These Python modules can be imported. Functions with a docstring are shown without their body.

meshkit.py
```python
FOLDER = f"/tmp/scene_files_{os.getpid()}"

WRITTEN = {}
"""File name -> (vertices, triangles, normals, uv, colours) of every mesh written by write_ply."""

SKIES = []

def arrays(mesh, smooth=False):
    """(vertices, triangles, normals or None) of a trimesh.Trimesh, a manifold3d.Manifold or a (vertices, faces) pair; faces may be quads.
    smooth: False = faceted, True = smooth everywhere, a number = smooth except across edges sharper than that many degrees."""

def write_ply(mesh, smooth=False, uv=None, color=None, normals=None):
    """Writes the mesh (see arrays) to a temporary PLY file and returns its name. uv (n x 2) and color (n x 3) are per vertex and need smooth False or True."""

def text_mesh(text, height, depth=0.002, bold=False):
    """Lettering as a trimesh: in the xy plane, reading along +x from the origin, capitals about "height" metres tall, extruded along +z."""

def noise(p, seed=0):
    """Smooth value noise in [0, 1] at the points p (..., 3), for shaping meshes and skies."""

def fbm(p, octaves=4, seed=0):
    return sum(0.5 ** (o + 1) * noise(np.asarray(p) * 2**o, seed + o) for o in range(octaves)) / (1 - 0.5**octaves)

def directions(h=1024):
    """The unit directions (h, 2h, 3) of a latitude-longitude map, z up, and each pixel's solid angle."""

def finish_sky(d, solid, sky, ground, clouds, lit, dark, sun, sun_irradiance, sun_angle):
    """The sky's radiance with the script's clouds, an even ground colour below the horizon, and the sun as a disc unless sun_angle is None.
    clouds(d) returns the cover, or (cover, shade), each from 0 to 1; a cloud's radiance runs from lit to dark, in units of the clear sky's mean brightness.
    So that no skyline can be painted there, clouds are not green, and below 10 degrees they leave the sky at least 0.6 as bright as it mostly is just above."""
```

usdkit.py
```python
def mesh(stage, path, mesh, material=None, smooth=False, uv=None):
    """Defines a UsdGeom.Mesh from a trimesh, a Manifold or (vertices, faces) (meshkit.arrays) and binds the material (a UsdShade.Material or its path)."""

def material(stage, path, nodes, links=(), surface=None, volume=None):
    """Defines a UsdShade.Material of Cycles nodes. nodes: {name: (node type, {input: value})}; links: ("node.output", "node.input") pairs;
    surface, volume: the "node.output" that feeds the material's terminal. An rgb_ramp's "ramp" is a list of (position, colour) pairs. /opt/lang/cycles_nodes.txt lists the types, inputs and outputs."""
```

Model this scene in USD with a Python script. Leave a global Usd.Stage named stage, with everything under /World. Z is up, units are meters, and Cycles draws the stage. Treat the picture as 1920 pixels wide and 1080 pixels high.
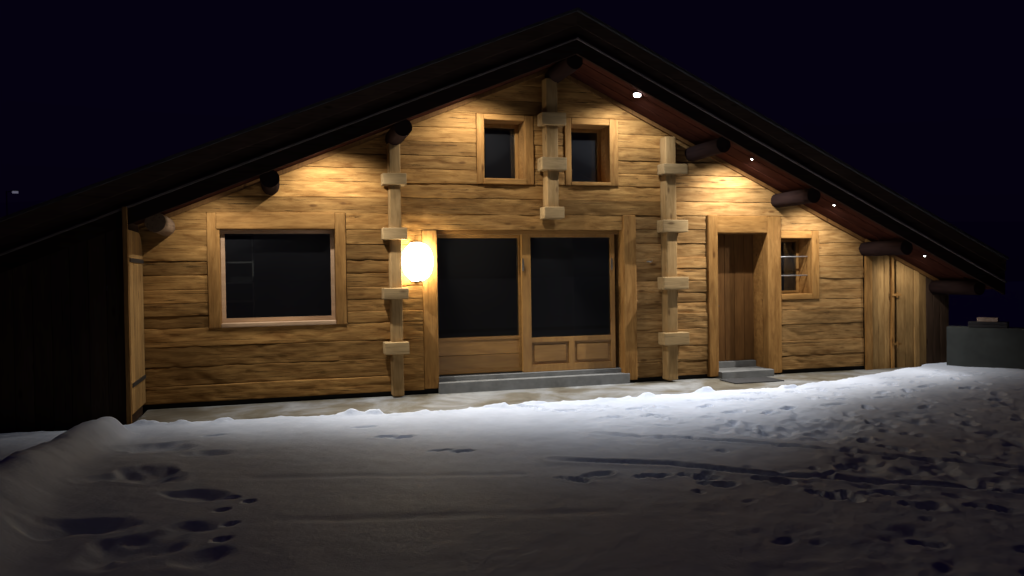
import math, random
import numpy as np, trimesh, shapely, usdkit, meshkit
from shapely.geometry import Polygon, box as sbox
from pxr import Usd, UsdGeom, UsdLux, UsdShade, Gf, Sdf

stage = Usd.Stage.CreateInMemory()
UsdGeom.SetStageUpAxis(stage, 'Z')
UsdGeom.Xform.Define(stage, '/World')
LK = '/World/Looks'
UsdGeom.Scope.Define(stage, LK)
random.seed(4)
rng = np.random.default_rng(4)

# ------------------------------------------------------------------ camera
EYE, YAW, PITCH, ROLL = (0.0, -12.007, 1.75), 0.28263, -0.01694, -0.01451
cam = UsdGeom.Camera.Define(stage, '/World/camera')
cam.CreateHorizontalApertureAttr(36.0)
cam.CreateVerticalApertureAttr(20.25)
cam.CreateFocalLengthAttr(36.0 * 1500 / 1920)
cam.CreateClippingRangeAttr(Gf.Vec2f(0.05, 5000))
cam.CreateExposureAttr(0.0)
cam.CreateFStopAttr(3.2)
cam.CreateFocusDistanceAttr(4.2)
_f = np.array([math.sin(YAW) * math.cos(PITCH), math.cos(YAW) * math.cos(PITCH), math.sin(PITCH)])
_r = np.array([math.cos(YAW), -math.sin(YAW), 0.0]); _u = np.cross(_r, _f)
_c, _s = math.cos(ROLL), math.sin(ROLL)
_r, _u = _r * _c + _u * _s, _u * _c - _r * _s
cam.AddTransformOp().Set(Gf.Matrix4d(*_r, 0, *_u, 0, *(-_f), 0, *EYE, 1))

# ------------------------------------------------------------------ night sky
SKY_EL, SKY_STRENGTH, SKY_TINT = math.radians(-2.0), 0.05, (0.15, 0.07, 0.70)
sky_m = usdkit.material(stage, LK + '/night_sky', {
    's': ('sky_texture', {'sky_type': 'single_scattering', 'sun_disc': False, 'sun_elevation': SKY_EL, 'sun_rotation': math.radians(160)}),
    't': ('mix_color', {'blend_type': 'multiply', 'fac': 1.0, 'b': SKY_TINT, 'use_clamp': False}),
    'x': ('mix_color', {'fac': 0.85, 'b': (0.030, 0.0115, 0.105), 'use_clamp': False}),
    'b': ('background_shader', {'strength': SKY_STRENGTH})},
    [('s.color', 't.a'), ('t.result', 'x.a'), ('x.result', 'b.color')], surface='b.background')
sky = UsdLux.DomeLight.Define(stage, '/World/sky')
UsdShade.MaterialBindingAPI.Apply(sky.GetPrim()).Bind(sky_m)
sky.GetPrim().SetCustomDataByKey('kind', 'structure')

# lamp radiances (the photograph is lit by the eaves lights and one wall lamp alone)
EAVES_SPILL, EAVES_POWER, EAVES_COLOR, EAVES_CONE = 42, 92, (1.0, 0.97, 0.92), 38
SPILL_SOFT = 0.75
EAVES_SPILL_CONE = 71
GABLE_POWER, GABLE_COLOR, GABLE_CONE = 135, (0.90, 0.94, 1.0), 36
WALL_LAMP_RADIANCE, WALL_LAMP_COLOR = 66.0, (1.0, 0.86, 0.60)

# ------------------------------------------------------------------ materials
def wood(name, dark, light, axis, rough=0.8, crack=0.72, bump=0.25, vary=0.35, stretch=7.0, spec=0.12, knots=True):
    lo = {'x': (1.1, stretch, stretch), 'y': (stretch, 1.1, stretch), 'z': (stretch, stretch, 1.1)}[axis]
    hi = {'x': (1.3, 46, 46), 'y': (46, 1.3, 46), 'z': (46, 46, 1.3)}[axis]
    kn = {'x': (1.6, 4.5, 4.5), 'y': (4.5, 1.6, 4.5), 'z': (4.5, 4.5, 1.6)}[axis]
    mid = tuple(0.5 * (a + b) for a, b in zip(dark, light))
    nodes = {
        'g': ('geometry', {}), 'o': ('object_info', {}),
        'rm': ('math', {'math_type': 'multiply', 'value2': 61.0}),
        'cx': ('combine_xyz', {}),
        'p': ('vector_math', {'math_type': 'add'}),
        'm1': ('mapping', {'scale': lo}), 'm2': ('mapping', {'scale': hi}), 'm3': ('mapping', {'scale': kn}),
        'n1': ('noise_texture', {'scale': 1.9, 'detail': 8, 'roughness': 0.68, 'distortion': 0.5}),
        'r1': ('rgb_ramp', {'ramp': [(0.28, dark), (0.5, mid), (0.72, light)]}),
        'n2': ('noise_texture', {'scale': 1.0, 'detail': 4, 'roughness': 0.65, 'distortion': 0.2}),
        'r2': ('rgb_ramp', {'ramp': [(0.33, (1 - crack, 1 - crack, 1 - crack)), (0.40, (0.97, 0.97, 0.97)), (0.5, (1, 1, 1)), (1.0, (1.06, 1.06, 1.06))]}),
        'x1': ('mix_color', {'blend_type': 'multiply', 'fac': 1.0, 'use_clamp': False}),
        'v': ('voronoi_texture', {'feature': 'f1', 'scale': 1.0}),
        'r3': ('rgb_ramp', {'ramp': [(0.06, (0.35, 0.28, 0.24)), (0.13, (1, 1, 1)), (1.0, (1, 1, 1))]}),
        'x2': ('mix_color', {'blend_type': 'multiply', 'fac': 0.8 if knots else 0.0, 'use_clamp': False}),
        'n3': ('noise_texture', {'scale': 0.9, 'detail': 3}),
        'mr': ('map_range', {'from_min': 0.3, 'from_max': 0.7, 'to_min': 0.78, 'to_max': 1.18}),
        'mo': ('map_range', {'from_min': 0, 'from_max': 1, 'to_min': 1 - vary, 'to_max': 1 + vary * 0.6}),
        'mm': ('math', {'math_type': 'multiply'}),
        'h': ('hsv', {}),
        'ha': ('math', {'math_type': 'add'}),
        'bp': ('bump', {'strength': bump, 'distance': 0.012}),
        'b': ('principled_bsdf', {'roughness': rough, 'specular_ior_level': spec}),
    }
    links = [('o.random', 'rm.value1'), ('rm.value', 'cx.x'), ('rm.value', 'cx.z'), ('g.position', 'p.vector1'), ('cx.vector', 'p.vector2'),
             ('p.vector', 'm1.vector'), ('p.vector', 'm2.vector'), ('p.vector', 'm3.vector'),
             ('m1.vector', 'n1.vector'), ('n1.fac', 'r1.fac'), ('m2.vector', 'n2.vector'), ('n2.fac', 'r2.fac'),
             ('r1.color', 'x1.a'), ('r2.color', 'x1.b'), ('m3.vector', 'v.vector'), ('v.distance', 'r3.fac'),
             ('x1.result', 'x2.a'), ('r3.color', 'x2.b'), ('p.vector', 'n3.vector'), ('n3.fac', 'mr.value'), ('o.random', 'mo.value'),
             ('mr.result', 'mm.value1'), ('mo.result', 'mm.value2'), ('mm.value', 'h.value'), ('x2.result', 'h.color'),
             ('n1.fac', 'ha.value1'), ('n2.fac', 'ha.value2'), ('ha.value', 'bp.height'), ('bp.normal', 'b.normal'), ('h.color', 'b.base_color')]
    return usdkit.material(stage, f'{LK}/{name}', nodes, links, surface='b.BSDF')

def plain(name, color, rough=0.6, metallic=0.0, noise=0.0, scale=6.0, bump=0.0, bscale=60.0, spec=0.3):
    nodes = {'b': ('principled_bsdf', {'roughness': rough, 'metallic': metallic, 'base_color': color, 'specular_ior_level': spec})}
    links = []
    if noise or bump:
        nodes['g'] = ('geometry', {})
        nodes['n'] = ('noise_texture', {'scale': scale, 'detail': 5, 'roughness': 0.65})
        links.append(('g.position', 'n.vector'))
    if noise:
        nodes['r'] = ('rgb_ramp', {'ramp': [(0.25, tuple(c * (1 - noise) for c in color)), (0.75, tuple(c * (1 + noise) for c in color))]})
        links += [('n.fac', 'r.fac'), ('r.color', 'b.base_color')]
    if bump:
        nodes['n2'] = ('noise_texture', {'scale': bscale, 'detail': 4})
        nodes['bp'] = ('bump', {'strength': bump, 'distance': 0.01})
        links += [('g.position', 'n2.vector'), ('n2.fac', 'bp.height'), ('bp.normal', 'b.normal')]
    return usdkit.material(stage, f'{LK}/{name}', nodes, links, surface='b.BSDF')

M = {}
M['beam'] = wood('hewn_beam', (0.135, 0.054, 0.011), (0.43, 0.235, 0.072), 'x', bump=0.45)
M['beam2'] = wood('hewn_beam_grey', (0.155, 0.068, 0.017), (0.44, 0.258, 0.096), 'x', bump=0.45)
M['trim_z'] = wood('trim_upright', (0.17, 0.074, 0.017), (0.39, 0.205, 0.062), 'z', bump=0.25, crack=0.35, vary=0.15)
M['trim_x'] = wood('trim_level', (0.17, 0.074, 0.017), (0.39, 0.205, 0.062), 'x', bump=0.25, crack=0.35, vary=0.15)
M['post'] = wood('tie_post_wood', (0.21, 0.122, 0.045), (0.37, 0.235, 0.10), 'z', bump=0.2, crack=0.3, vary=0.12)
M['key'] = wood('tie_key_wood', (0.24, 0.155, 0.068), (0.38, 0.26, 0.125), 'x', bump=0.2, crack=0.3, vary=0.12)
M['frame_z'] = wood('joinery_upright', (0.21, 0.10, 0.027), (0.34, 0.18, 0.05), 'z', rough=0.45, bump=0.08, crack=0.15, vary=0.1, spec=0.4, knots=False)
M['frame_x'] = wood('joinery_level', (0.21, 0.10, 0.027), (0.34, 0.18, 0.05), 'x', rough=0.45, bump=0.08, crack=0.15, vary=0.1, spec=0.4, knots=False)
M['sash'] = wood('pale_joinery', (0.40, 0.24, 0.13), (0.55, 0.36, 0.21), 'x', rough=0.5, bump=0.08, crack=0.12, vary=0.1, spec=0.4, knots=False)
M['door'] = wood('door_plank', (0.10, 0.044, 0.013), (0.17, 0.08, 0.024), 'z', bump=0.15, crack=0.3, vary=0.1)
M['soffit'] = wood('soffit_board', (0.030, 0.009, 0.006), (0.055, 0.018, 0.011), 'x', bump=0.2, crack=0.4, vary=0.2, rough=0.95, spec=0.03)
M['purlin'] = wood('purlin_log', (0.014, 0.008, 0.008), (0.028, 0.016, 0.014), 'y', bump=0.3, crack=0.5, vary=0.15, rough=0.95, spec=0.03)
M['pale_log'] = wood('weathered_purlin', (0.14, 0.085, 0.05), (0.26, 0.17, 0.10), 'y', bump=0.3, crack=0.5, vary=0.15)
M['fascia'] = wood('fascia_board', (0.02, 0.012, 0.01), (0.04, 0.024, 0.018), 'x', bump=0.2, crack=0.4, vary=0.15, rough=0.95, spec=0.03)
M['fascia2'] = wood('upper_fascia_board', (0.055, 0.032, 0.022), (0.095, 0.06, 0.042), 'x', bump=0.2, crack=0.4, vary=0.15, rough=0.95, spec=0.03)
M['lath'] = wood('edge_lath', (0.11, 0.085, 0.075), (0.17, 0.135, 0.12), 'x', bump=0.1, crack=0.2, vary=0.1, knots=False)
M['board'] = wood('upright_board', (0.23, 0.125, 0.042), (0.44, 0.26, 0.095), 'z', bump=0.3, crack=0.5, vary=0.35)
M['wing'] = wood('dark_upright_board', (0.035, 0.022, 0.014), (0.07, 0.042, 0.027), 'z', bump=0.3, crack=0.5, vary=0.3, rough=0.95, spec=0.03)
M['inside'] = plain('inside_plaster', (0.30, 0.27, 0.23), 0.8)
M['shelf'] = plain('dim_shelf', (0.11, 0.10, 0.09), 0.8)
M['roofing'] = plain('roofing', (0.045, 0.04, 0.04), 0.6, noise=0.3)
M['iron'] = plain('iron_bar', (0.42, 0.42, 0.43), 0.35, metallic=0.9)
M['dark_iron'] = plain('black_iron', (0.03, 0.028, 0.026), 0.5)
M['steel'] = plain('brushed_steel', (0.55, 0.54, 0.52), 0.3, metallic=1.0)
M['black'] = plain('dark_gap', (0.015, 0.013, 0.012), 0.9)
M['step'] = plain('step_concrete', (0.17, 0.17, 0.165), 0.8, noise=0.25, bump=0.25)
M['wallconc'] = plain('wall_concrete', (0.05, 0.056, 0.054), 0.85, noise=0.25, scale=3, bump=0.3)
M['rubber'] = plain('mat_fibre', (0.04, 0.039, 0.04), 0.95, noise=0.3, scale=40, bump=0.5, bscale=200)
M['gravel'] = plain('wet_gravel', (0.035, 0.033, 0.034), 0.8, noise=0.5, scale=18, bump=0.8, bscale=45)
M['hill'] = plain('hillside', (0.5, 0.5, 0.55), 0.95)
M['tarp'] = plain('dark_crate', (0.018, 0.016, 0.018), 0.6)
M['pale'] = wood('pale_wood', (0.25, 0.18, 0.14), (0.4, 0.3, 0.24), 'x', crack=0.2, vary=0.1)
M['snow'] = usdkit.material(stage, LK + '/snow', {
    'g': ('geometry', {}),
    'n': ('noise_texture', {'scale': 3.5, 'detail': 6, 'roughness': 0.65}),
    'r': ('rgb_ramp', {'ramp': [(0.3, (0.64, 0.70, 0.82)), (0.6, (0.71, 0.77, 0.90)), (0.8, (0.75, 0.81, 0.93))]}),
    'n2': ('noise_texture', {'scale': 26, 'detail': 6, 'roughness': 0.7}),
    'bp': ('bump', {'strength': 0.32, 'distance': 0.02}),
    'b': ('principled_bsdf', {'roughness': 0.75, 'specular_ior_level': 0.2, 'diffuse_roughness': 0.5})},
    [('g.position', 'n.vector'), ('n.fac', 'r.fac'), ('r.color', 'b.base_color'), ('g.position', 'n2.vector'), ('n2.fac', 'bp.height'), ('bp.normal', 'b.normal')], surface='b.BSDF')
M['apron'] = usdkit.material(stage, LK + '/apron_concrete', {
    'g': ('geometry', {}),
    'n': ('noise_texture', {'scale': 1.1, 'detail': 6, 'roughness': 0.65, 'distortion': 0.5}),
    'r': ('rgb_ramp', {'ramp': [(0.32, (0.08, 0.065, 0.042)), (0.46, (0.14, 0.125, 0.095)), (0.56, (0.21, 0.21, 0.205)), (0.72, (0.34, 0.35, 0.36))]}),
    'n2': ('noise_texture', {'scale': 40, 'detail': 5, 'roughness': 0.7}),
    'bp': ('bump', {'strength': 0.4, 'distance': 0.01}),
    'b': ('principled_bsdf', {'roughness': 0.55, 'specular_ior_level': 0.35})},
    [('g.position', 'n.vector'), ('n.fac', 'r.fac'), ('r.color', 'b.base_color'), ('g.position', 'n2.vector'), ('n2.fac', 'bp.height'), ('bp.normal', 'b.normal')], surface='b.BSDF')
M['glass'] = usdkit.material(stage, LK + '/window_glass', {
    'f': ('fresnel', {'IOR': 1.5}), 't': ('transparent_bsdf', {'color': (0.86, 0.89, 0.88)}), 'y': ('glossy_bsdf', {'color': (1, 1, 1), 'roughness': 0.015}),
    'd': ('diffuse_bsdf', {'color': (0.5, 0.5, 0.55)}), 'k': ('mix_closure', {'fac': 0.012}),
    'm': ('mix_closure', {})}, [('f.fac', 'm.fac'), ('t.BSDF', 'k.closure1'), ('d.BSDF', 'k.closure2'), ('k.closure', 'm.closure1'), ('y.BSDF', 'm.closure2')], surface='m.closure')
M['lens'] = usdkit.material(stage, LK + '/eaves_light_lens', {'e': ('emission', {'color': EAVES_COLOR, 'strength': 22.0})}, [], surface='e.emission')
M['lens4'] = usdkit.material(stage, LK + '/gable_light_lens', {'e': ('emission', {'color': (0.92, 0.95, 1.0), 'strength': 200.0})}, [], surface='e.emission')
M['globe'] = usdkit.material(stage, LK + '/lit_globe', {'e': ('emission', {'color': WALL_LAMP_COLOR, 'strength': WALL_LAMP_RADIANCE})}, [], surface='e.emission')
M['far_lens'] = usdkit.material(stage, LK + '/far_lamp_lens', {'e': ('emission', {'color': (0.75, 0.72, 1.0), 'strength': 0.14})}, [], surface='e.emission')

# ------------------------------------------------------------------ helpers
taken = {}
def path_of(name, parent=None):
    base = str(parent.GetPath()) if parent is not None else '/World'
    k = taken.get((base, name), 0); taken[(base, name)] = k + 1
    return f'{base}/{name}' + (f'_{k:03d}' if k else '')

def thing(name, label, cat, loc=(0, 0, 0), group=None):
    x = UsdGeom.Xform.Define(stage, path_of(name)); x.AddTranslateOp().Set(Gf.Vec3d(*loc))
    return tag(x.GetPrim(), label, cat, group)

def tag(p, label=None, cat=None, group=None, kind=None):
    for k, v in (('label', label), ('category', cat), ('group', group), ('kind', kind)):
        if v: p.SetCustomDataByKey(k, v)
    return p

def obj(name, mesh, mat, parent=None, smooth=False, label=None):
    m = usdkit.mesh(stage, path_of(name, parent), mesh, M[mat], smooth=smooth)
    if label: m.GetPrim().SetCustomDataByKey('label', label)
    return m.GetPrim()

def holder(name, parent):
    return UsdGeom.Xform.Define(stage, path_of(name, parent)).GetPrim()

def cat_(*ms): return trimesh.util.concatenate(list(ms))

def bx(x0, x1, y0, y1, z0, z1):
    b = trimesh.creation.box((x1 - x0, y1 - y0, z1 - z0)); b.apply_translation(((x0 + x1) / 2, (y0 + y1) / 2, (z0 + z1) / 2)); return b

_seed = [10]
def rb(x0, x1, y0, y1, z0, z1, r=0.008, step=0.25, amp=0.0, fine=None, hew=0.0):
    """A box with rounded, slightly uneven edges; amp: how uneven, in metres; hew: axe marks on its faces."""
    _seed[0] += 1; sd = _seed[0]
    S = np.array([x1 - x0, y1 - y0, z1 - z0]); C = np.array([x0 + x1, y0 + y1, z0 + z1]) / 2
    h = S / 2; r = min(r, h.min() * 0.8); fine = fine or step
    ax = []
    long = int(np.argmax(S))
    for k in range(3):
        n = max(1, int(round((S[k] - 2 * r) / (step if k == long else fine))))
        ax.append(np.concatenate([[-h[k]], np.linspace(-(h[k] - r), h[k] - r, n + 1), [h[k]]]))
    V, Fc, off = [], [], 0
    for k in range(3):
        i, j = [(1, 2), (2, 0), (0, 1)][k]
        A, B = np.meshgrid(ax[i], ax[j], indexing='ij')
        for s in (-1, 1):
            P = np.zeros(A.shape + (3,)); P[..., i], P[..., j], P[..., k] = A, B, s * h[k]
            n, m = A.shape
            I = (np.arange(n - 1)[:, None] * m + np.arange(m - 1)[None]).ravel()
            q = np.stack([I, I + m, I + m + 1, I + 1], 1)
            if s < 0: q = q[:, ::-1]
            V.append(P.reshape(-1, 3)); Fc.append(q + off); off += n * m
    V = np.vstack(V); q = np.vstack(Fc)
    _, first, inv = np.unique(np.round(V * 1e5).astype(np.int64), axis=0, return_index=True, return_inverse=True)
    V = V[first]; q = inv.reshape(-1)[q]
    inner = np.clip(V, -(h - r), h - r); d = V - inner
    L = np.linalg.norm(d, axis=1, keepdims=True); V = inner + d / np.maximum(L, 1e-9) * np.minimum(L, r)
    if amp or hew:
        f = np.full(3, 7.0); f[long] = 1.7
        N = np.stack([meshkit.fbm((V + C) * f + 17.3 * a, 3, sd + 101 * a) - 0.5 for a in range(3)], 1) * 2
        N[:, long] *= 0.4
        V = V + amp * N
        if hew:
            g = np.full(3, 15.0); g[long] = 7.0
            c = meshkit.noise((V + C) * g, sd + 7); c = np.clip((c - 0.62) / 0.3, 0, 1) ** 0.7
            lines = meshkit.noise((V + C) * np.where(np.arange(3) == long, 2.6, 30.0), sd + 9) - 0.5
            V[:, 1] += hew * (c + 0.7 * lines) * (V[:, 1] < 0)
    tri = np.vstack([q[:, [0, 1, 2]], q[:, [0, 2, 3]]])
    return trimesh.Trimesh(V + C, tri, process=False)

def prism(points, y0, y1):
    """An outline in (x, z), from y0 to y1."""
    m = trimesh.creation.extrude_polygon(points if isinstance(points, Polygon) else Polygon(points), y1 - y0, engine='earcut')
    v = m.vertices.copy(); m.vertices = np.stack([v[:, 0], y1 - v[:, 2], v[:, 1]], 1); return m

def cyl(p0, p1, r, n=16):
    return trimesh.creation.cylinder(radius=r, segment=np.array([p0, p1], float), sections=n)

def turned(profile, n=24):
    return trimesh.creation.revolve(np.array(profile, float), sections=n)

# ------------------------------------------------------------------ ground, yard, apron, hill
GZ = -0.05                                                   # top of the concrete apron
ground = obj('ground', (np.array([[-400, -400, -0.16], [400, -400, -0.16], [400, 400, -0.16], [-400, 400, -0.16]], float), np.array([[0, 1, 2, 3]])), 'snow')
tag(ground, 'snow covered ground running off into the dark', 'ground', kind='structure')
yard = obj('driveway', bx(-7, 20, -14, -0.4, -0.15, -0.095), 'gravel')
tag(yard, 'dark wet gravel driveway showing through the trodden snow', 'driveway', kind='structure')
ap = rb(-1.79, 11.42, -1.95, 0.05, -0.14, GZ, r=0.01, step=0.2, fine=0.2, amp=0.006)
apron = obj('pavement', ap, 'apron', smooth=40)
tag(apron, 'stained concrete pavement along the foot of the timber wall', 'pavement', kind='structure')

def eave_edge(x):
    return np.interp(x, [-3.5, -1.9, -1.4, -0.69, 0.2, 1.1, 1.9, 2.5, 3.36, 4.7, 5.33, 7.0, 8.1, 9.0, 9.7, 10.3, 11.0, 12.0, 14],
                     [-1.25, -1.25, -1.42, -1.46, -1.50, -1.60, -1.70, -1.60, -1.60, -1.60, -1.50, -1.55, -1.25, -0.92, -0.7, -0.45, -0.22, 0.6, 1.5])

def build_snow():
    st = 0.03
    xs, ys = np.arange(-5.2, 13.6, st), np.arange(-11.4, 1.2, st)
    X, Y = np.meshgrid(xs, ys, indexing='ij')
    P = np.stack([X, Y, np.zeros_like(X)], -1)
    fb = lambda s, o=4, sd=0: meshkit.fbm(P * s, o, sd) - 0.5
    z = 0.0 + 0.035 * fb(0.8, 4, 1) + 0.014 * fb(4.0, 3, 2) + 0.006 * fb(16, 2, 3)
    right = np.clip((X - 2.2) / 3.0, 0, 1) * np.clip((-1.6 - Y) / 1.2, 0, 1)
    # trodden, uneven snow on the right
    z += right * (0.018 * fb(5.5, 3, 5) + 0.010 * fb(13, 2, 6))
    patch = np.clip((fb(1.1, 4, 11) + 0.35 * fb(6, 3, 12) - 0.10) / 0.16, 0, 1)
    z -= patch * 0.05 * right * np.clip((-2.6 - Y) / 1.5, 0, 1)
    wx, wy = 0.7 * fb(3.0, 3, 71), 0.7 * fb(3.0, 3, 72)
    def pit(cx, cy, a, b, ang, depth, rim=0.0, power=4):
        nonlocal z
        R = max(a, b) * 2.3
        i0, i1 = np.searchsorted(xs, [cx - R, cx + R]); j0, j1 = np.searchsorted(ys, [cy - R, cy + R])
        if i1 <= i0 or j1 <= j0: return
        x, y = X[i0:i1, j0:j1] - cx + wx[i0:i1, j0:j1] * min(1, 3.5 * b), Y[i0:i1, j0:j1] - cy + wy[i0:i1, j0:j1] * min(1, 3.5 * b)
        u, v = x * math.cos(ang) + y * math.sin(ang), -x * math.sin(ang) + y * math.cos(ang)
        q = (u / a) ** 2 + (v / b) ** 2
        z[i0:i1, j0:j1] += -depth * np.exp(-q ** (power / 2) * 0.7) + rim * np.exp(-((np.sqrt(q) - 1.45) / 0.32) ** 2)
    def walk(pts, gap=0.62, depth=0.055, seed=0, jit=0.05):
        r = np.random.default_rng(seed); pts = np.array(pts, float)
        seg = np.linalg.norm(np.diff(pts, axis=0), axis=1); L = np.concatenate([[0], np.cumsum(seg)])
        for k, t in enumerate(np.arange(0, L[-1], gap)):
            c = np.array([np.interp(t, L, pts[:, 0]), np.interp(t, L, pts[:, 1])])
            e = np.array([np.interp(t + .05, L, pts[:, 0]), np.interp(t + .05, L, pts[:, 1])]) - c
            a = math.atan2(e[1], e[0]) if np.linalg.norm(e) > 1e-6 else 0
            s = 1 if k % 2 else -1
            c = c + 0.11 * s * np.array([-math.sin(a), math.cos(a)]) + r.normal(0, jit, 2)
            a += r.normal(0, 0.25) + 0.15 * s
            d = depth * r.uniform(0.3, 1.05)
            pit(c[0] + 0.075 * math.cos(a), c[1] + 0.075 * math.sin(a), 0.10, 0.058, a, d, 0.012)
            pit(c[0] - 0.085 * math.cos(a), c[1] - 0.085 * math.sin(a), 0.055, 0.045, a, d * 0.9, 0.008)
    walk([(7.4, -1.8), (6.2, -2.4), (5.0, -2.6), (3.9, -2.35), (3.0, -1.9)], seed=1, gap=0.45)
    walk([(3.3, -2.1), (3.9, -2.9), (4.6, -3.3), (5.6, -3.4), (7.5, -3.0), (9.5, -2.4)], seed=2, gap=0.5)
    walk([(7.6, -1.9), (7.2, -3.2), (6.2, -4.6), (5.0, -5.9), (3.8, -7.0)], seed=3, gap=0.55)
    walk([(4.2, -2.2), (4.7, -3.6), (5.4, -4.8), (6.1, -6.2)], seed=4, gap=0.6)
    walk([(9.6, -1.4), (8.6, -2.6), (7.8, -4.0), (7.4, -5.2)], seed=5, gap=0.5)
    walk([(2.3, -5.6), (3.1, -5.7), (3.7, -6.3), (4.3, -6.8), (4.9, -7.6)], seed=6, gap=0.36)
    walk([(10.9, -1.0), (10.0, -2.4), (9.3, -3.6), (8.6, -4.9)], seed=7, gap=0.5)
    walk([(6.0, -2.2), (8.0, -2.0), (10.0, -1.4), (11.0, -1.2)], seed=8, gap=0.5)
    r = np.random.default_rng(22)
    for _ in range(150):
        x, y = r.uniform(3.0, 12.5), r.uniform(-8.5, -1.9)
        if x < 3.6 + (-2.0 - y) * 0.1 and y > -5: continue
        pit(x, y, r.uniform(0.04, 0.10), r.uniform(0.03, 0.055), r.uniform(0, 3.2), r.uniform(0.01, 0.042), 0.004)
    # tyre ruts
    for pts, w, dep in (([(2.46, -4.91), (3.41, -5.43), (3.79, -5.88), (4.28, -6.24), (5.2, -6.9), (6.4, -7.9)], 0.05, 0.085),
                        ([(3.3, -3.85), (3.6, -4.08), (4.76, -5.0), (5.31, -5.65), (6.2, -6.6), (7.0, -7.6)], 0.04, 0.06),
                        ([(-0.5, -4.6), (0.6, -4.85), (2.0, -5.3)], 0.06, 0.008), ([(-0.2, -6.0), (1.2, -6.3), (2.4, -6.6)], 0.07, 0.008)):
        pts = np.array(pts)
        d = np.full(X.shape, 9.0); tt = np.zeros(X.shape); base = 0
        for a, b in zip(pts[:-1], pts[1:]):
            e = b - a; L = np.linalg.norm(e); t = np.clip(((X - a[0]) * e[0] + (Y - a[1]) * e[1]) / L ** 2, 0, 1)
            q = np.hypot(X - a[0] - t * e[0], Y - a[1] - t * e[1]); m = q < d
            d = np.where(m, q, d); tt = np.where(m, base + t * L, tt); base += L
        mod = np.clip(0.35 + 1.6 * (meshkit.fbm(np.stack([tt * 2.2, X * 0 + w * 90, X * 0], -1), 3, 31)) - 0.35, 0.15, 1.2)
        dd = d + 0.03 * fb(8, 2, 41)
        z -= dep * mod * np.exp(-(dd / w) ** 4) * np.clip(tt / 0.4, 0, 1)
        z += 0.014 * np.exp(-((d - 2.2 * w) / w) ** 2) * np.clip(dep / 0.08, 0, 1)
    # prints of small paws and feet, lower left
    for cx, cy in ((-0.42, -5.29), (-0.27, -5.45), (-0.45, -5.66), (-0.37, -6.02), (-0.42, -6.4)):
        pit(cx, cy, 0.035, 0.03, 0, 0.09)
    for cx, cy, a in ((1.10, -3.22, 0.1), (1.28, -3.30, 0.1), (1.53, -4.10, -0.1), (1.72, -4.22, -0.1), (-0.72, -2.55, 0.2), (0.9, -2.6, 0.0)):
        pit(cx, cy, 0.11, 0.045, a, 0.06, 0.006)
    # deep holes and lumps beside the bank
    z += 0.07 * np.exp(-((X + 1.5) / 0.9) ** 2) * np.clip((-2.4 - Y) / 1.5, 0, 1)
    for cx, cy, a, b, ang, dep, rim in ((-1.22, -3.15, 0.26, 0.16, 0.2, 0.09, 0.03), (-0.72, -3.62, 0.19, 0.10, 0.0, 0.09, 0.02), (-1.20, -4.55, 0.26, 0.22, 0.3, 0.13, 0.04),
                                        (-0.66, -5.2, 0.16, 0.13, 0.0, 0.10, 0.02), (-1.32, -5.95, 0.30, 0.17, 0.5, 0.12, 0.03), (-0.95, -6.5, 0.30, 0.16, 0.9, 0.12, 0.03), (-0.5, -6.75, 0.16, 0.11, 0.1, 0.09, 0.01), (-0.62, -6.1, 0.13, 0.10, 0.3, 0.07, 0.01)):
        pit(cx, cy, a * 1.05, b * 1.05, ang, dep * 0.62, rim * 0.5, power=2.4)
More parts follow.
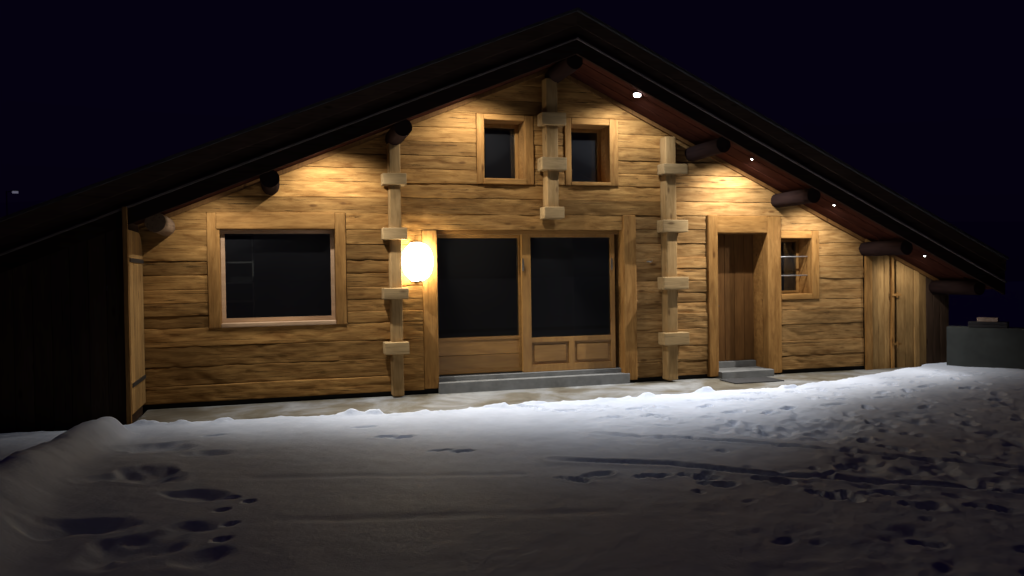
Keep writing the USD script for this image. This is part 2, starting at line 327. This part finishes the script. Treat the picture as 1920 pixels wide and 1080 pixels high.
    # the bank from the corner of the house towards the camera
    crest = np.array([(-1.86, -2.28, 0.24), (-1.98, -3.0, 0.24), (-2.12, -3.9, 0.26), (-2.15, -5.2, 0.30), (-2.0, -7.0, 0.32), (-1.9, -9.5, 0.32)])
    best = np.full(X.shape, 9.0); side = np.zeros(X.shape); hh = np.zeros(X.shape)
    for a, b in zip(crest[:-1], crest[1:]):
        e = b[:2] - a[:2]; t = np.clip(((X - a[0]) * e[0] + (Y - a[1]) * e[1]) / (e @ e), 0, 1)
        q = np.hypot(X - a[0] - t * e[0], Y - a[1] - t * e[1]); m = q < best
        best = np.where(m, q, best); hh = np.where(m, a[2] + t * (b[2] - a[2]), hh)
        side = np.where(m, (X - a[0]) * e[1] - (Y - a[1]) * e[0], side)
    w = np.where(side < 0, 0.19 + 0.06 * np.clip((-2.3 - Y), 0, 3), 0.16 + 0.02 * np.clip((-2.3 - Y), 0, 3))  # broader to the right
    z += hh * np.exp(-(best / w) ** 2.6) * (1 + 0.35 * fb(2.4, 3, 51))
    left = np.clip((-2.0 - X) / 0.4, 0, 1)
    z -= 0.02 * left
    # the ragged edge along the pavement
    ed = eave_edge(X) + 0.16 * fb(2.0, 4, 61) + 0.05 * fb(9, 3, 62) - Y
    lump = np.exp(-((ed - 0.12) / 0.10) ** 2) * np.clip(fb(4.2, 3, 63) * 3.2, 0, 1) * np.clip((9 - X) / 3, 0, 1)
    z += 0.075 * lump
    k = np.clip(ed / 0.10, 0, 1)
    z = -0.125 + (z + 0.125) * np.sqrt(k)
    far = np.minimum.reduce([X - xs[0], xs[-1] - X, Y - ys[0]]); z = np.where(far < 0.3, -0.2 + (z + 0.2) * np.clip(far / 0.3, 0, 1), z)
    inside = (X > -1.95) & (X < 11.5) & (Y > 0.0)
    z = np.where(inside | (Y > 0.9), -0.3, z)
    z = np.where((X < -1.8) & (Y > -1.0), -0.3, z)
    n, m = X.shape
    I = (np.arange(n - 1)[:, None] * m + np.arange(m - 1)[None])
    keep = np.maximum.reduce([z[:-1, :-1], z[1:, :-1], z[:-1, 1:], z[1:, 1:]]) > -0.15
    I = I[keep]
    q = np.stack([I, I + m, I + m + 1, I + 1], 1)
    used = np.unique(q); re = np.full(n * m, -1); re[used] = np.arange(len(used))
    V = np.stack([X.ravel(), Y.ravel(), z.ravel()], 1)[used]
    return V, re[q]
snow = obj('snow_cover', build_snow(), 'snow', smooth=True)
tag(snow, 'trodden snow with footprints and tyre ruts over the driveway', 'snow', kind='structure')

hx, hy = np.meshgrid(np.linspace(-260, 260, 50), np.linspace(60, 300, 24), indexing='ij')
hz = -1 + np.clip((hy - 60) / 240, 0, 1) ** 1.2 * (24 + 14 * (meshkit.fbm(np.stack([hx / 60, hy / 60, hx * 0], -1), 3, 5)))
I = (np.arange(49)[:, None] * 24 + np.arange(23)[None]).ravel()
hill = obj('hill', (np.stack([hx.ravel(), hy.ravel(), hz.ravel()], 1), np.stack([I, I + 24, I + 25, I + 1], 1)), 'hill', smooth=True)
tag(hill, 'dark hillside behind the house', 'hill', kind='structure')

# ------------------------------------------------------------------ the chalet
AX, AZ, SL, SR = 4.2, 5.15, 0.416, 0.466           # ridge, its height at the drip lath, the two slopes
XL, XR = -1.86, 10.05                              # the log front
EL, ER = -5.2, 12.05                               # eaves
YF, YB = -1.10, 9.5                                # roof from front to back
def U(x): return AZ - (SL * (AX - x) if x < AX else SR * (x - AX))
def soff(x): return U(x) - 0.13

house = thing('log_chalet', 'long low log chalet with hewn timber front and wide dark gable roof', 'chalet')

# openings with their trims (x0, x1, z0, z1), all on the joints of the courses
courses = [0.02, 0.26, 0.52, 0.80, 1.065, 1.235, 1.41, 1.60, 1.80, 2.00, 2.22, 2.445, 2.685, 2.92, 3.15, 3.36, 3.57, 3.78, 4.0, 4.24, 4.46, 4.70, 4.95, 5.2]
trims = [(-0.97, 0.95, 1.065, 2.685), (2.08, 5.59, 0.0, 2.445), (6.91, 8.33, 0.0, 2.685), (8.33, 9.11, 1.235, 2.445), (2.95, 3.87, 3.15, 4.24), (4.39, 5.31, 3.15, 4.24), (5.37, 5.59, 0.0, 2.685)]
splits = {1.66: 0.0, 6.16: 0.0}
for i, (z0, z1) in enumerate(zip(courses[:-1], courses[1:])):
    a = max(XL, AX - (AZ - 0.2 - z0) / SL); b = min(XR, AX + (AZ - 0.2 - z0) / SR)
    if b - a < 0.3: continue
    segs = [(a, b)]
    for x0, x1, t0, t1 in trims:
        if t0 < z1 - 0.02 and t1 > z0 + 0.02:
            segs = [s for u, v in segs for s in ((u, min(v, x0)), (max(u, x1), v)) if s[1] - s[0] > 0.04]
    for cut in ([1.66, 6.16] + ([4.12] if z0 > 2.7 else [])):
        segs = [s for u, v in segs for s in (((u, cut), (cut, v)) if u + 0.1 < cut < v - 0.1 else ((u, v),))]
    for u, v in segs:
        o = random.uniform(-0.012, 0.010)
        m = rb(u + 0.002, v - 0.002, o, 0.135, z0 + random.choice((0.0005, 0.001, 0.004)), z1 - 0.001, r=random.choice((0.004, 0.006, 0.009, 0.014)), step=0.05, fine=0.028, amp=0.009, hew=0.010)
        obj('beam', m, 'beam2' if u > 5.5 else 'beam', house, smooth=50)

# the wall behind the beams, with the openings cut through it
holes = [(-0.80, 0.79, 1.12, 2.45), (2.31, 5.37, -0.2, 2.44), (7.09, 8.06, -0.2, 2.40), (8.33, 8.96, 1.34, 2.31), (3.07, 3.73, 3.24, 4.15), (4.50, 5.16, 3.21, 4.13)]
gable = Polygon([(XL, -0.1), (XR, -0.1), (XR, soff(XR) + 0.05), (AX, soff(AX) + 0.05), (XL, soff(XL) + 0.05)])
core = gable
for x0, x1, z0, z1 in holes: core = core.difference(sbox(x0, z0, x1, z1))
obj('wall', prism(core, 0.137, 0.44), 'trim_x', house)
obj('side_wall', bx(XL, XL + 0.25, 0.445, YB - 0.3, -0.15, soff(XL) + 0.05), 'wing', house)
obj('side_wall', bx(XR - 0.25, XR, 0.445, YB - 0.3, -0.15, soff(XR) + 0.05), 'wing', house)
obj('back_wall', prism([(EL + 0.3, -0.15), (ER - 0.3, -0.15), (ER - 0.3, soff(ER)), (AX, soff(AX) + 0.05), (EL + 0.3, soff(EL))], YB - 0.3, YB - 0.1), 'wing', house)
obj('inner_floor', bx(XL + 0.25, XR - 0.25, 0.445, YB - 0.3, -0.15, 0.12), 'inside', house)
obj('inner_ceiling', bx(XL + 0.25, XR - 0.25, 0.445, 4.5, 2.75, 2.95), 'inside', house)
obj('inner_wall', prism([(XL + 0.25, 0.12), (XR - 0.25, 0.12), (XR - 0.25, soff(XR)), (AX, soff(AX)), (XL + 0.25, soff(XL))], 4.5, 4.6), 'inside', house)
obj('inner_wall', bx(6.2, 6.3, 0.445, 4.5, 0.125, 2.745), 'inside', house)
for x0, x1 in ((XL, 2.295), (5.455, 7.07), (8.09, XR)): obj('footing', bx(x0, x1, 0.04, 0.13, -0.13, 0.06), 'black', house)

def tz(name, x0, x1, z0, z1, y0=-0.022, y1=0.135, mat='trim_z', parent=house, amp=0.004):
    return obj(name, rb(x0, x1, y0, y1, z0, z1, r=0.012, step=0.12, fine=0.05, amp=amp, hew=0.003), mat, parent, smooth=50)

def window(x0, x1, z0, z1, yin, fw=0.05, mat='frame_z'):
    """A frame set back in its opening, with its pane and the boards around the opening."""
    fr = [bx(x0, x0 + fw, yin, yin + 0.07, z0, z1), bx(x1 - fw, x1, yin, yin + 0.07, z0, z1),
          bx(x0 + fw, x1 - fw, yin + 0.003, yin + 0.067, z0, z0 + fw), bx(x0 + fw, x1 - fw, yin + 0.003, yin + 0.067, z1 - fw, z1)]
    w = obj('window', cat_(*fr), mat, house)
    obj('pane', bx(x0 + fw - 0.005, x1 - fw + 0.005, yin + 0.03, yin + 0.036, z0 + fw - 0.005, z1 - fw + 0.005), 'glass', w)
    return w

# large window, left
w = window(-0.798, 0.788, 1.122, 2.448, 0.14, 0.055, 'sash')
tz('jamb', -0.97, -0.80, 1.05, 2.685, parent=w); tz('jamb', 0.79, 0.945, 1.05, 2.685, parent=w)
tz('lintel', -0.845, 0.79, 2.45, 2.69, y0=-0.045, mat='trim_x', parent=w)
tz('sill', -0.80, 0.79, 1.055, 1.118, y0=-0.03, y1=0.21, mat='sash', parent=w, amp=0.001)
# upper two
for (x0, x1, z0, z1) in ((3.072, 3.728, 3.242, 4.148), (4.502, 5.158, 3.212, 4.128)):
    w = window(x0, x1, z0, z1, 0.36, 0.05)
    o0, o1 = (2.95, 3.87) if x0 < 4 else (4.39, 5.31)
    tz('jamb', o0, x0, 3.155, 4.235, parent=w); tz('jamb', x1, o1, 3.155, 4.235, parent=w)
    tz('lintel', x0, x1, z1, 4.235, mat='trim_x', parent=w); tz('sill', x0 - 0.02, x1 + 0.02, 3.155, z0, y0=-0.035, mat='trim_x', parent=w)
# small barred window
w = window(8.332, 8.958, 1.342, 2.308, 0.36, 0.05)
tz('jamb', 8.96, 9.11, 1.24, 2.44, parent=w); tz('lintel', 8.335, 8.96, 2.31, 2.44, mat='trim_x', parent=w); tz('sill', 8.335, 8.96, 1.24, 1.34, mat='trim_x', parent=w)
for z in (1.99, 1.66): obj('bar', cyl((8.30, 0.12, z), (8.98, 0.12, z), 0.011, 10), 'iron', w, smooth=True)

# sliding glass doors
d = holder('sliding_door', house)
tz('jamb', 2.08, 2.31, 0.03, 2.44, parent=d, y0=-0.008); tz('jamb', 5.37, 5.59, 0.0, 2.685, parent=d, y0=-0.05)
obj('head_rail', bx(2.312, 5.368, 0.13, 0.36, 2.385, 2.438), 'frame_x', d)
# fixed leaf, further in
y = 0.27
obj('fixed_leaf_frame', cat_(bx(2.315, 2.345, y, y + 0.06, 0.2, 2.385), bx(3.68, 3.80, y, y + 0.06, 0.2, 2.385), bx(2.345, 3.68, y + .003, y + .057, 2.33, 2.385), bx(2.345, 3.68, y + .003, y + .057, 0.20, 0.26), bx(2.345, 3.68, y + .003, y + .057, 0.72, 0.77)), 'frame_x', d)
obj('panel', rb(2.345, 3.68, y + 0.012, y + 0.05, 0.26, 0.485, r=0.004), 'frame_x', d); obj('panel', rb(2.345, 3.68, y + 0.012, y + 0.05, 0.49, 0.72, r=0.004), 'frame_x', d)
obj('pane', bx(2.34, 3.685, y + 0.025, y + 0.031, 0.765, 2.335), 'glass', d)
# sliding leaf, nearer
y = 0.15
lf = cat_(bx(3.70, 3.845, y, y + 0.065, 0.19, 2.385), bx(5.215, 5.29, y, y + 0.065, 0.19, 2.385), bx(3.845, 5.215, y + .003, y + .062, 2.335, 2.385),
          bx(3.845, 5.215, y + .003, y + .062, 0.66, 0.735), bx(3.845, 5.215, y + .003, y + .062, 0.19, 0.30), bx(4.48, 4.575, y + .003, y + .062, 0.30, 0.66))
obj('sliding_leaf_frame', lf, 'frame_z', d)
for x0, x1 in ((3.845, 4.48), (4.575, 5.215)):
    obj('panel', cat_(bx(x0, x1, y + 0.03, y + 0.05, 0.30, 0.66), rb(x0 + 0.045, x1 - 0.045, y + 0.016, y + 0.04, 0.345, 0.615, r=0.010)), 'frame_x', d)
obj('pane', bx(3.84, 5.22, y + 0.028, y + 0.034, 0.73, 2.34), 'glass', d)
for x in (3.715, 5.235):
    obj('handle', cat_(rb(x - 0.012, x + 0.012, y - 0.012, y, 1.80, 2.0, r=0.004), rb(x - 0.009, x + 0.009, y - 0.045, y - 0.028, 1.83, 1.97, r=0.006), cyl((x, y - 0.036, 1.85), (x, y - 0.008, 1.85), 0.006, 8), cyl((x, y - 0.036, 1.95), (x, y - 0.008, 1.95), 0.006, 8)), 'steel', d, smooth=40)
obj('threshold', cat_(rb(2.312, 5.368, 0.10, 0.40, 0.09, 0.185, r=0.006)), 'step', d)
obj('track', cat_(bx(2.32, 5.36, 0.155, 0.165, 0.185, 0.197), bx(2.32, 5.36, 0.19, 0.20, 0.185, 0.197)), 'dark_iron', d)
obj('step', rb(2.30, 5.45, -0.06, 0.10, -0.13, 0.115, r=0.012, step=0.2, amp=0.003), 'step', d, smooth=40)

# entrance door
e = holder('entrance_door', house)
tz('jamb', 6.91, 7.09, -0.02, 2.70, parent=e, y0=-0.05); tz('jamb', 8.06, 8.33, -0.02, 2.683, parent=e, y0=-0.03)
tz('lintel', 7.09, 8.06, 2.40, 2.685, y0=-0.03, mat='trim_x', parent=e)
for k in range(5):
    obj('plank', rb(7.09 + 0.194 * k + 0.003, 7.09 + 0.194 * (k + 1) - 0.003, 0.40, 0.45, 0.18, 2.40, r=0.006, step=0.3, amp=0.002), 'door', e, smooth=40)
obj('handle', cat_(cyl((7.22, 0.33, 1.15), (7.22, 0.40, 1.15), 0.009, 8), cyl((7.22, 0.335, 1.15), (7.33, 0.335, 1.15), 0.009, 8), rb(7.19, 7.25, 0.388, 0.40, 1.06, 1.24, r=0.004)), 'dark_iron', e)
obj('threshold', rb(7.092, 8.058, 0.34, 0.46, 0.06, 0.175, r=0.008), 'step', e)
obj('step', rb(7.075, 8.085, -0.16, 0.36, -0.13, 0.065, r=0.012, step=0.2, amp=0.003), 'step', e, smooth=40)

# uprights tied through with keys
def tie_post(x0, x1, z0, z1, keys, depth=-0.20):
    p = obj('tie_post', rb(x0, x1, depth, 0.02, z0, z1, r=0.018, step=0.14, fine=0.06, amp=0.007), 'post', house, smooth=50)
    for a, b, k0, k1, yy in keys:
        obj('key_block', rb(a, b, yy, -0.03, k0, k1, r=0.010, step=0.05, fine=0.05, amp=0.008), 'key', p, smooth=50)
tie_post(1.575, 1.745, -0.03, 3.82, [(1.47, 1.82, 3.09, 3.26, -0.27), (1.46, 1.82, 2.29, 2.46, -0.27), (1.455, 1.82, 1.41, 1.575, -0.28), (1.46, 1.82, 0.60, 0.775, -0.28)])
tie_post(4.02, 4.215, 2.77, 4.80, [(3.93, 4.33, 4.06, 4.25, -0.27), (3.92, 4.33, 3.36, 3.56, -0.27), (3.95, 4.28, 2.61, 2.79, -0.27)])
tie_post(6.06, 6.25, -0.02, 3.96, [(5.99, 6.42, 3.34, 3.51, -0.27), (5.97, 6.42, 2.40, 2.60, -0.27), (5.97, 6.42, 1.47, 1.67, -0.27), (5.97, 6.42, 0.56, 0.76, -0.27)])

# purlins carrying the overhang, the rafters' edge boards, the soffit, the roof
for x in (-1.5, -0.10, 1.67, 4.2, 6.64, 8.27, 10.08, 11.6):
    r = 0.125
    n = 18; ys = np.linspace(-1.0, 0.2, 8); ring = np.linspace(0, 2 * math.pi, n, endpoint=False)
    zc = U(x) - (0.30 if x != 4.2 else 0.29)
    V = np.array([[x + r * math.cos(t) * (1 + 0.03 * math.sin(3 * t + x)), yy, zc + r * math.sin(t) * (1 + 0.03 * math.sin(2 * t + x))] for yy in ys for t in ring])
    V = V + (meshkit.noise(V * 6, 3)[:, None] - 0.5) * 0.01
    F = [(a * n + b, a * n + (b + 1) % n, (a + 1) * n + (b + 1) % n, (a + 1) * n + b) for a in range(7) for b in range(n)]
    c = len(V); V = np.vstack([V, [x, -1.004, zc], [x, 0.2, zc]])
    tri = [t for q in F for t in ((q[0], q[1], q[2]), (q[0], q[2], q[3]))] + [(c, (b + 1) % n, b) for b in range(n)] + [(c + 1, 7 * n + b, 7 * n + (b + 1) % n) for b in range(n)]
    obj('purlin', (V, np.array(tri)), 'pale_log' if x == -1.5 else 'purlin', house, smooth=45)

def slope_strip(x0, x1, lo, hi, y0, y1):
    """A board that follows the roof: between the heights lo and hi above the drip lath's line."""
    return prism([(x0, U(x0) + lo), (x1, U(x1) + lo), (x1, U(x1) + hi), (x0, U(x0) + hi)], y0, y1)
for x0, x1 in ((EL, AX), (AX, ER)):
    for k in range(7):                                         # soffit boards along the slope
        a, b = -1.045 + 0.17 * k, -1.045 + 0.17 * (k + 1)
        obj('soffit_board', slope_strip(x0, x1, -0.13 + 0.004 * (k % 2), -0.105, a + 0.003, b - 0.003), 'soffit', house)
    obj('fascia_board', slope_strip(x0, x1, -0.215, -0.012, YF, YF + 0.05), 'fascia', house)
    obj('drip_lath', slope_strip(x0, x1, -0.012, 0.014, YF - 0.035, YF + 0.05), 'lath', house)
    obj('fascia_board', slope_strip(x0, x1, 0.014, 0.20, YF + 0.004, YF + 0.05), 'fascia2', house)
    obj('fascia_board', slope_strip(x0, x1, 0.20, 0.385, YF - 0.018, YF + 0.05), 'fascia2', house)
    obj('roof', slope_strip(x0, x1, -0.102, 0.385, YF + 0.052, YB), 'roofing', house)
    obj('roof_covering', slope_strip(x0, x1, 0.388, 0.43, YF - 0.07, YB + 0.05), 'roofing', house)
    n0, n1 = (XL - 0.0, AX) if x0 < 0 else (AX, ER - 0.1)
    obj('rake_batten', slope_strip(n0, n1, -0.195, -0.132, -0.05, -0.016), 'door', house)

# shed end on the right: upright boards
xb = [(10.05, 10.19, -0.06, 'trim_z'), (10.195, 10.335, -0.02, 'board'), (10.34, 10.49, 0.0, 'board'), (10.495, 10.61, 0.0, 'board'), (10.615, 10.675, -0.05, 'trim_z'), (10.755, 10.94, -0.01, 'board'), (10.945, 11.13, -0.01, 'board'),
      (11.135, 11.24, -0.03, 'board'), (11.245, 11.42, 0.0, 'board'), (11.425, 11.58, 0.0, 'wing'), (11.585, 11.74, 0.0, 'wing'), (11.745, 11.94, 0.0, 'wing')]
sh = holder('shed_front', house)
for x0, x1, y0, mt in xb:
    obj('plank', rb(x0, x1, y0, y0 + 0.05, -0.06, soff(x1) + 0.06, r=0.010, step=0.15, fine=0.06, amp=0.006), mt, sh, smooth=50)
obj('backing', prism([(XR, -0.12), (11.94, -0.12), (11.94, soff(11.94) + 0.02), (XR, soff(XR) + 0.02)], 0.06, 0.12), 'black', sh)
for z in (1.28, 0.39):
    obj('hinge', cat_(rb(10.60, 10.80, -0.075, -0.055, z - 0.022, z + 0.022, r=0.005), cyl((10.715, -0.065, z - 0.05), (10.715, -0.065, z + 0.05), 0.017, 10)), 'trim_z', sh)

# dark wing on the left, its return wall with an arched plank leaf
lw = holder('wing', house)
obj('corner_board', rb(-1.855, -1.80, -1.16, -1.10, -0.06, 2.66, r=0.006, step=0.2, amp=0.003), 'trim_z', lw, smooth=40)
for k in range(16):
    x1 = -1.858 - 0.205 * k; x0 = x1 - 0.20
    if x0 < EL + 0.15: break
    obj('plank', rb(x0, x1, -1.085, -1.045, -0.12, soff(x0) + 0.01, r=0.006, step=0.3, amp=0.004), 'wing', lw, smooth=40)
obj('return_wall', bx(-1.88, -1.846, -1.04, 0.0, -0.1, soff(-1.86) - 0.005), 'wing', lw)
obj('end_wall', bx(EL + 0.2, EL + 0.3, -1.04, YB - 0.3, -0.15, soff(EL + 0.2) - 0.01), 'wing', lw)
leaf = holder('plank_leaf', house)
prof = Polygon([(-1.06, 0.06), (-0.02, 0.06), (-0.02, 2.02)] + [(-0.32 + 0.30 * math.cos(t), 2.08 + 0.30 * math.sin(t)) for t in np.linspace(0, math.pi / 2, 10)] + [(-1.06, 2.38)])
for k in range(4):
    a, b = -1.06 + 0.26 * k, -1.06 + 0.26 * (k + 1)
    g = prof.intersection(sbox(a + 0.003, 0, b - 0.003, 3))
    m = trimesh.creation.extrude_polygon(g, 0.04, engine='earcut'); v = m.vertices.copy(); m.vertices = np.stack([-1.843 + v[:, 2], v[:, 0], v[:, 1]], 1)
    obj('plank', m, 'board', leaf)
for z in (2.0, 0.42):
    obj('strap_hinge', bx(-1.802, -1.79, -1.03, -0.03, z - 0.025, z + 0.025), 'dark_iron', leaf)

# ------------------------------------------------------------------ lamps
def downlight(x, y, r, label, lens='lens', tilt=None, up=0.020, power=1.0):
    s = 1 if x < AX else -1
    slope = SL if x < AX else -SR
    t = thing('downlight', label, 'downlight', (x, y, soff(x)), 'downlights set into the eaves boards')
    n = np.array([slope, 0, -1.0]); n /= np.linalg.norm(n)       # out of the soffit
    tilt = n + [0, -0.12, 0] if tilt is None else np.array(tilt)
    ring = turned([(r + 0.003, -0.012), (r + 0.003, 0.022), (r + 0.016, 0.022), (r + 0.016, -0.012), (r + 0.003, -0.012)])
    R = trimesh.geometry.align_vectors([0, 0, 1], tilt / np.linalg.norm(tilt))
    ring.apply_transform(R)
    obj('trim_ring', ring, 'dark_iron', t, smooth=40)
    disc = trimesh.creation.cylinder(radius=r, height=0.004, sections=24)
    disc.apply_transform(trimesh.geometry.align_vectors([0, 0, 1], np.array(tilt) / np.linalg.norm(tilt)))
    disc.apply_translation(n * up)
    obj('lens', disc, lens, t)
    back = trimesh.creation.cylinder(radius=r + 0.003, height=0.003, sections=24); back.apply_transform(R); back.apply_translation(-n * 0.006)
    obj('housing', back, 'dark_iron', t)
    g = lens == 'lens4'
    for nm, watts, cone, soft, aim in (('bulb', GABLE_POWER if g else EAVES_POWER * power, GABLE_CONE if g else EAVES_CONE, 0.85, tilt), ('bulb_spill', EAVES_SPILL * power, EAVES_SPILL_CONE, SPILL_SOFT, np.array([0, 0.42, -0.9]))):
        L = UsdLux.SphereLight.Define(stage, f'{t.GetPath()}/{nm}')
        L.CreateRadiusAttr(0.018); L.CreateNormalizeAttr(True)
        L.CreateIntensityAttr(watts); L.CreateColorAttr(Gf.Vec3f(*(GABLE_COLOR if g else EAVES_COLOR)))
        sh_ = UsdLux.ShapingAPI.Apply(L.GetPrim()); sh_.CreateShapingConeAngleAttr(cone); sh_.CreateShapingConeSoftnessAttr(soft)
        R = trimesh.geometry.align_vectors([0, 0, -1], aim / np.linalg.norm(aim)); R[:3, 3] = n * (up + 0.024)
        L.AddTransformOp().Set(Gf.Matrix4d(*R.T.ravel().tolist()))
LY = -0.72
downlight(-0.78, LY, 0.030, 'leftmost eaves downlight, in the soffit above the large window', power=0.36)
downlight(0.75, LY, 0.030, 'eaves downlight between the large window and the left tie post')
downlight(2.85, LY, 0.030, 'eaves downlight above and left of the left upper window')
downlight(5.33, LY, 0.055, 'bright glaring gable downlight right of the right upper window', 'lens4', tilt=(-0.28, -0.26, -0.92), up=0.026)
downlight(7.33, LY, 0.016, 'eaves downlight showing as a white dot above the entrance door', up=0.022, power=1.6)
downlight(8.88, LY, 0.016, 'eaves downlight showing as a white dot above the small barred window', up=0.022, power=0.8)
downlight(10.72, LY, 0.016, 'rightmost eaves downlight above the shed boards', up=0.022, power=0.26)

wl = thing('wall_lamp', 'glowing warm wall lamp between the left tie post and the sliding door', 'wall lamp', (1.985, 0, 1.96))
obj('backplate', rb(-0.09, 0.09, -0.035, 0.0, -0.30, 0.30, r=0.006), 'steel', wl, smooth=40)
shade = turned([(0.0, -0.285)] + [(0.235 * math.sin(t) ** 0.8, -0.285 * math.cos(t)) for t in np.linspace(0.25, math.pi - 0.25, 20)] + [(0.0, 0.285)], 32)
v = shade.vertices; v[:, 1] = v[:, 1] * 0.42 - 0.14
obj('shade', shade, 'globe', wl, smooth=40)
for z in (-0.298, 0.288): obj('cap', cat_(cyl((0, -0.125, z), (0, -0.125, z + 0.012), 0.06, 24), bx(-0.03, 0.03, -0.12, -0.034, z + 0.002, z + 0.010)), 'steel', wl, smooth=40)

# ------------------------------------------------------------------ small things
mat_ = obj('doormat', rb(6.95, 7.85, -0.78, -0.28, GZ - 0.004, GZ + 0.018, r=0.008, step=0.06, fine=0.06, amp=0.004), 'rubber', smooth=40)
tag(mat_, 'dark doormat on the pavement in front of the entrance step', 'doormat')
hk = thing('wall_hook', 'small pale metal hook on the dark timber right of the sliding door', 'hook', (5.83, -0.015, 1.93))
obj('plate', rb(-0.04, 0.05, -0.012, 0.0, -0.012, 0.012, r=0.004), 'steel', hk); obj('hook', cat_(cyl((0.03, -0.01, 0), (0.03, -0.06, 0), 0.006, 8), cyl((0.03, -0.06, 0), (0.03, -0.06, 0.03), 0.006, 8)), 'steel', hk)

# low concrete wall right of the house, running out obliquely
def oblique(p0, p1, th, z0, z1, r=0.012, **k):
    L = math.dist(p0, p1); m = rb(0, L, 0, th, z0, z1, r=r, step=0.15, fine=0.12, **k)
    a = math.atan2(p1[1] - p0[1], p1[0] - p0[0]); v = m.vertices.copy()
    m.vertices = np.stack([p0[0] + v[:, 0] * math.cos(a) - v[:, 1] * math.sin(a), p0[1] + v[:, 0] * math.sin(a) + v[:, 1] * math.cos(a), v[:, 2]], 1); return m
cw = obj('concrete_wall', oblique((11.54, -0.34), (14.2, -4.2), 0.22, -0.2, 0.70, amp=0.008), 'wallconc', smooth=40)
tag(cw, 'low grey concrete wall running out from the right end of the chalet', 'wall')
cr = thing('crate', 'low dark crate standing on the concrete wall right of the chalet', 'crate', (11.98, -0.82, 0.703))
a = math.atan2(-0.95, 0.66)
def on_wall(m): m.apply_transform(trimesh.transformations.rotation_matrix(a, (0, 0, 1))); return m
for z in (0.0, 0.05): obj('slat', on_wall(rb(-0.30, 0.30, -0.10, -0.085, z, z + 0.045, r=0.004)), 'tarp', cr); obj('slat', on_wall(rb(-0.30, 0.30, 0.085, 0.10, z, z + 0.045, r=0.004)), 'tarp', cr)
for x in (-0.28, 0.28): obj('end', on_wall(rb(x - 0.01, x + 0.01, -0.084, 0.084, 0.0, 0.095, r=0.004)), 'tarp', cr)
pb = obj('board_offcut', on_wall(rb(-0.16, 0.16, -0.11, 0.02, 0.098, 0.17, r=0.008, amp=0.004, step=0.06)).apply_translation((11.98, -0.82, 0.703)), 'pale', smooth=40)
tag(pb, 'short pale timber offcut lying on the dark crate', 'timber')

# shelf unit just inside the large window
su = thing('shelf_unit', 'tall dim shelf unit standing inside behind the left end of the large window', 'shelf', (-0.62, 0.62, 0.12))
for x in (-0.24, 0.24): obj('side', bx(x - 0.012, x + 0.012, 0, 0.3, 0, 2.3), 'shelf', su)
for z in (0.1, 0.55, 0.95, 1.27, 1.55, 1.86, 2.28): obj('shelf', bx(-0.228, 0.228, 0.003, 0.3, z, z + 0.022), 'shelf', su)
obj('back', bx(-0.228, 0.228, 0.3, 0.31, 0.1, 2.3), 'black', su)

# a lit lamp far off on the hillside, left
fx, fy = -37.2, 118.0
fz = 14.7
fl = thing('street_lamp', 'tiny far lit street lamp in the dark at the left edge', 'street lamp', (fx, fy, 0))
obj('pole', trimesh.creation.cylinder(radius=0.07, segment=[(0, 0, 1.5), (0, 0, fz)], sections=10), 'dark_iron', fl)
obj('arm', cat_(cyl((0, 0, fz - 0.1), (1.0, 0, fz), 0.05, 8)), 'dark_iron', fl)
obj('lamp_head', bx(0.7, 1.5, -0.15, 0.15, fz, fz + 0.14), 'dark_iron', fl)
obj('lens', bx(0.75, 1.45, -0.16, 0.12, fz - 0.3, fz - 0.005), 'far_lens', fl)
